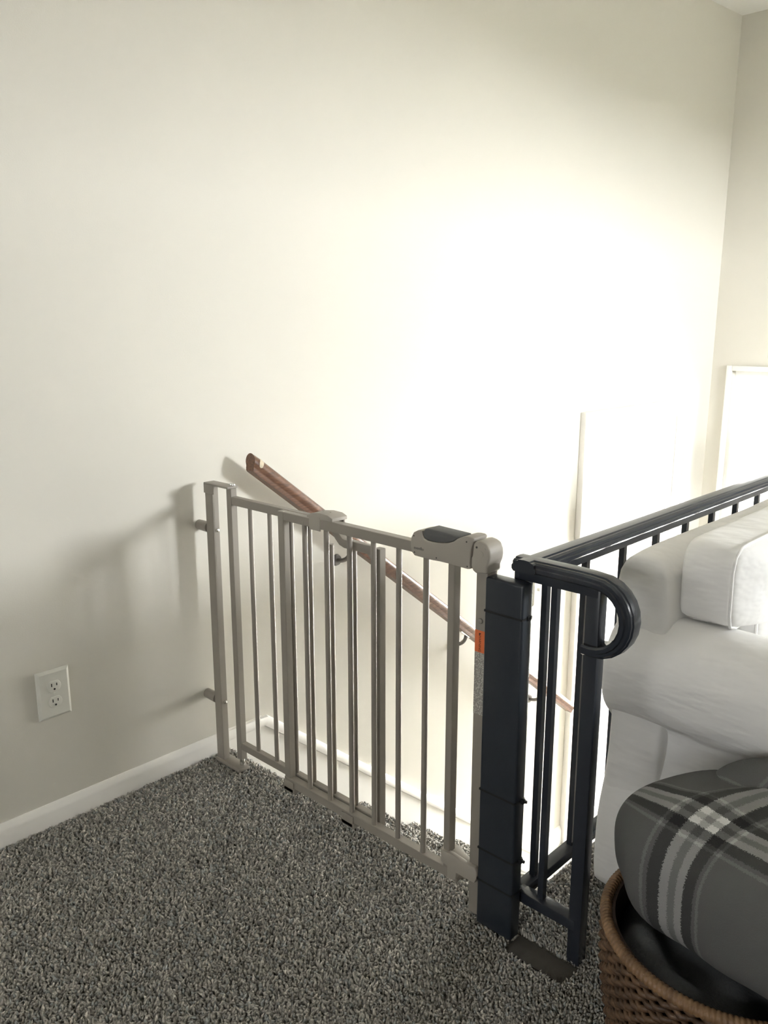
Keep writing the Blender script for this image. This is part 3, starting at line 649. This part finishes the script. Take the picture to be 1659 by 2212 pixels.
# ------------------------------------------------------------------ wicker basket
BC = Vector((1.310, .4205, 0)); BR = .2105; BH = .285
bs = empty('wicker_basket', 'round brown woven wicker basket holding throws at the lower right', 'basket', (BC.x, BC.y, 0))
def bsk(o): o.parent = bs; return o
def rad(z): return .178 + .034*math.sin(min(1, z/.30)*math.pi*.62)
N = 64
rows = [[((rad(z)-.008)*math.cos(2*math.pi*i/N), (rad(z)-.008)*math.sin(2*math.pi*i/N), z) for i in range(N)] for z in (.012, .06, .12, .18, .24, BH)]
rows += [[((rad(z)-.016)*math.cos(2*math.pi*i/N), (rad(z)-.016)*math.sin(2*math.pi*i/N), z) for i in range(N)] for z in (BH, .2, .1, .02)]
bsk(grid_surface(rows, True).build('shell', 'wicker_shell', smooth=60))
NS = 96; rows_n = 24
for k in range(rows_n):
    z = .016 + (BH - .026)*k/(rows_n-1); pts = []
    for i in range(NS*2):
        a = 2*math.pi*i/(NS*2); w = .0042*math.sin(48*a + math.pi*k)
        pts.append(((rad(z)+w)*math.cos(a), (rad(z)+w)*math.sin(a), z + .0022*math.sin(24*a + k*1.3)))
    bsk(B().sweep(pts, [(.0050*math.cos(R(q)), .0058*math.sin(R(q))) for q in range(0, 360, 60)], closed=True).build('weave_strand', 'wicker', smooth=70))
rows = []; NR_ = 960
pts = [((BR)*math.cos(2*math.pi*i/NR_), (BR)*math.sin(2*math.pi*i/NR_), BH) for i in range(NR_)]
v = []; f = []; n = 10
for i in range(NR_):
    a = 2*math.pi*i/NR_
    for j in range(n):
        q = 2*math.pi*j/n; ph = (i/6.0 + j/n*1.0) % 1.0; rr = .0088 + .0022*abs(math.sin(math.pi*ph))
        v.append(((BR + rr*math.cos(q))*math.cos(a), (BR + rr*math.cos(q))*math.sin(a), BH + rr*math.sin(q)))
for i in range(NR_):
    for j in range(n): f.append((i*n+j, i*n+(j+1) % n, ((i+1) % NR_)*n+(j+1) % n, ((i+1) % NR_)*n+j))
bsk(B().add(v, f).build('rim', 'wicker_rim', smooth=60))

# dark throw stuffed inside
v = []; f = []; nr, na = 16, 64
for i in range(nr+1):
    for j in range(na):
        r_ = .192*i/nr; a = 2*math.pi*j/na; x = r_*math.cos(a); y = r_*math.sin(a)
        z = .275 + .030*math.sin(30*x+12*y+1)*math.sin(24*y-11*x) + .012*math.sin(61*x-47*y) - .05*(i/nr)**6
        v.append((x, y, z))
for i in range(nr):
    for j in range(na): f.append((i*na+j, i*na+(j+1) % na, (i+1)*na+(j+1) % na, (i+1)*na+j))
b0 = len(v)
for j in range(na): a = 2*math.pi*j/na; v.append((.178*math.cos(a), .178*math.sin(a), .10))
for j in range(na): f.append((nr*na+j, nr*na+(j+1) % na, b0+(j+1) % na, b0+j))
f.append(tuple(range(b0, b0+na))[::-1])
o = B().add(v, f).build('dark_throw', 'throw_charcoal', smooth=80); o.location = BC
tag(o, 'dark charcoal throw stuffed in the wicker basket under the plaid one', 'blanket')

PO = ((-.037, .095), (-.05, .13))
# plaid throw: a thick soft fold lying over the rim, with a second fold behind it
def fold(c, dirv, la, lb, lc, e1, e2, off, nu=72, nv=64, lump=1.0, seed=0):
    D = Vector((dirv[0], dirv[1], dirv[2] if len(dirv) > 2 else 0)).normalized(); U = Vector((0, 0, 1)); Cc = U.cross(D).normalized(); U = D.cross(Cc)
    def sg(x, e): return math.copysign(abs(x)**e, x)
    ths = [-math.pi/2 + math.pi*i/nu for i in range(nu+1)]; phs = [2*math.pi*j/nv for j in range(nv)]
    tu = [0.0]; tv = [0.0]
    for i in range(nu): tu.append(tu[-1] + math.hypot(la*(sg(math.sin(ths[i+1]), e1) - sg(math.sin(ths[i]), e1)), lc*(sg(math.cos(ths[i+1]), e1) - sg(math.cos(ths[i]), e1))))
    cs = [(lb*sg(math.cos(p), e2), lc*sg(math.sin(p), e2)) for p in phs + [2*math.pi]]
    for j in range(nv): tv.append(tv[-1] + math.hypot(cs[j+1][0]-cs[j][0], cs[j+1][1]-cs[j][1]))
    um = tu[nu//2]; vm = tv[nv//4]; vt = tv[-1]
    v = []; uvs = []; f = []
    for i in range(nu+1):
        th = -math.pi/2 + math.pi*i/nu
        for j in range(nv):
            ph = 2*math.pi*j/nv
            a = la*sg(math.sin(th), e1); r_ = sg(math.cos(th), e1); bq = lb*r_*sg(math.cos(ph), e2); cq = lc*r_*sg(math.sin(ph), e2)
            p = Vector(c) + D*a + Cc*bq + U*cq
            w = lump*(.007*math.sin(17*p.x+9*p.y+seed)*math.sin(13*p.y-11*p.z+seed) + .003*math.sin(34*p.y+22*p.x+seed*2)); p += (p - Vector(c)).normalized()*w
            if th < -.85: p.z -= .16*((-th - .85)/.72)**2      # near end sinks into the basket
            v.append(p)
            w_ = tv[j] - vm; uvs.append((tu[i] - um, w_ if j < nv*3//4 else w_ - vt))
    for i in range(nu):
        for j in range(nv): f.append((i*nv+j, i*nv+(j+1) % nv, (i+1)*nv+(j+1) % nv, (i+1)*nv+j))
    uvs = [(a + off[0], b_ + off[1]) for a, b_ in uvs]
    return v, f, uvs
parts = [fold((1.330, .380, .395), (.30, .955, -.08), .245, .198, .118, .60, .72, PO[0], seed=.5, lump=1.5),
         fold((1.432, .325, .410), (.30, .955, .02), .235, .098, .118, .75, .85, PO[1], seed=2.1)]
v = []; f = []; uvs = []
for a, b_, c_ in parts:
    o_ = len(v); v += a; f += [tuple(i + o_ for i in q) for q in b_]; uvs += c_
me = bpy.data.meshes.new('plaid_throw'); me.from_pydata([p[:] for p in v], [], f)
lay = me.uv_layers.new(name='cloth')
for p_ in me.polygons:
    us = [uvs[me.loops[l].vertex_index] for l in p_.loop_indices]; mx_ = max(u[1] for u in us)
    for l, u in zip(p_.loop_indices, us):
        lay.data[l].uv = (u[0], u[1] + (.9 if mx_ - u[1] > .3 else 0))
me.polygons.foreach_set('use_smooth', [True]*len(me.polygons)); me.materials.append(M['plaid_fleece'])
bm = bmesh.new(); bm.from_mesh(me); bmesh.ops.recalc_face_normals(bm, faces=bm.faces); bm.to_mesh(me); bm.free()
pt = bpy.data.objects.new('plaid_throw', me); col.objects.link(pt)
tag(pt, 'folded grey plaid fleece throw heaped on top of the wicker basket', 'blanket')
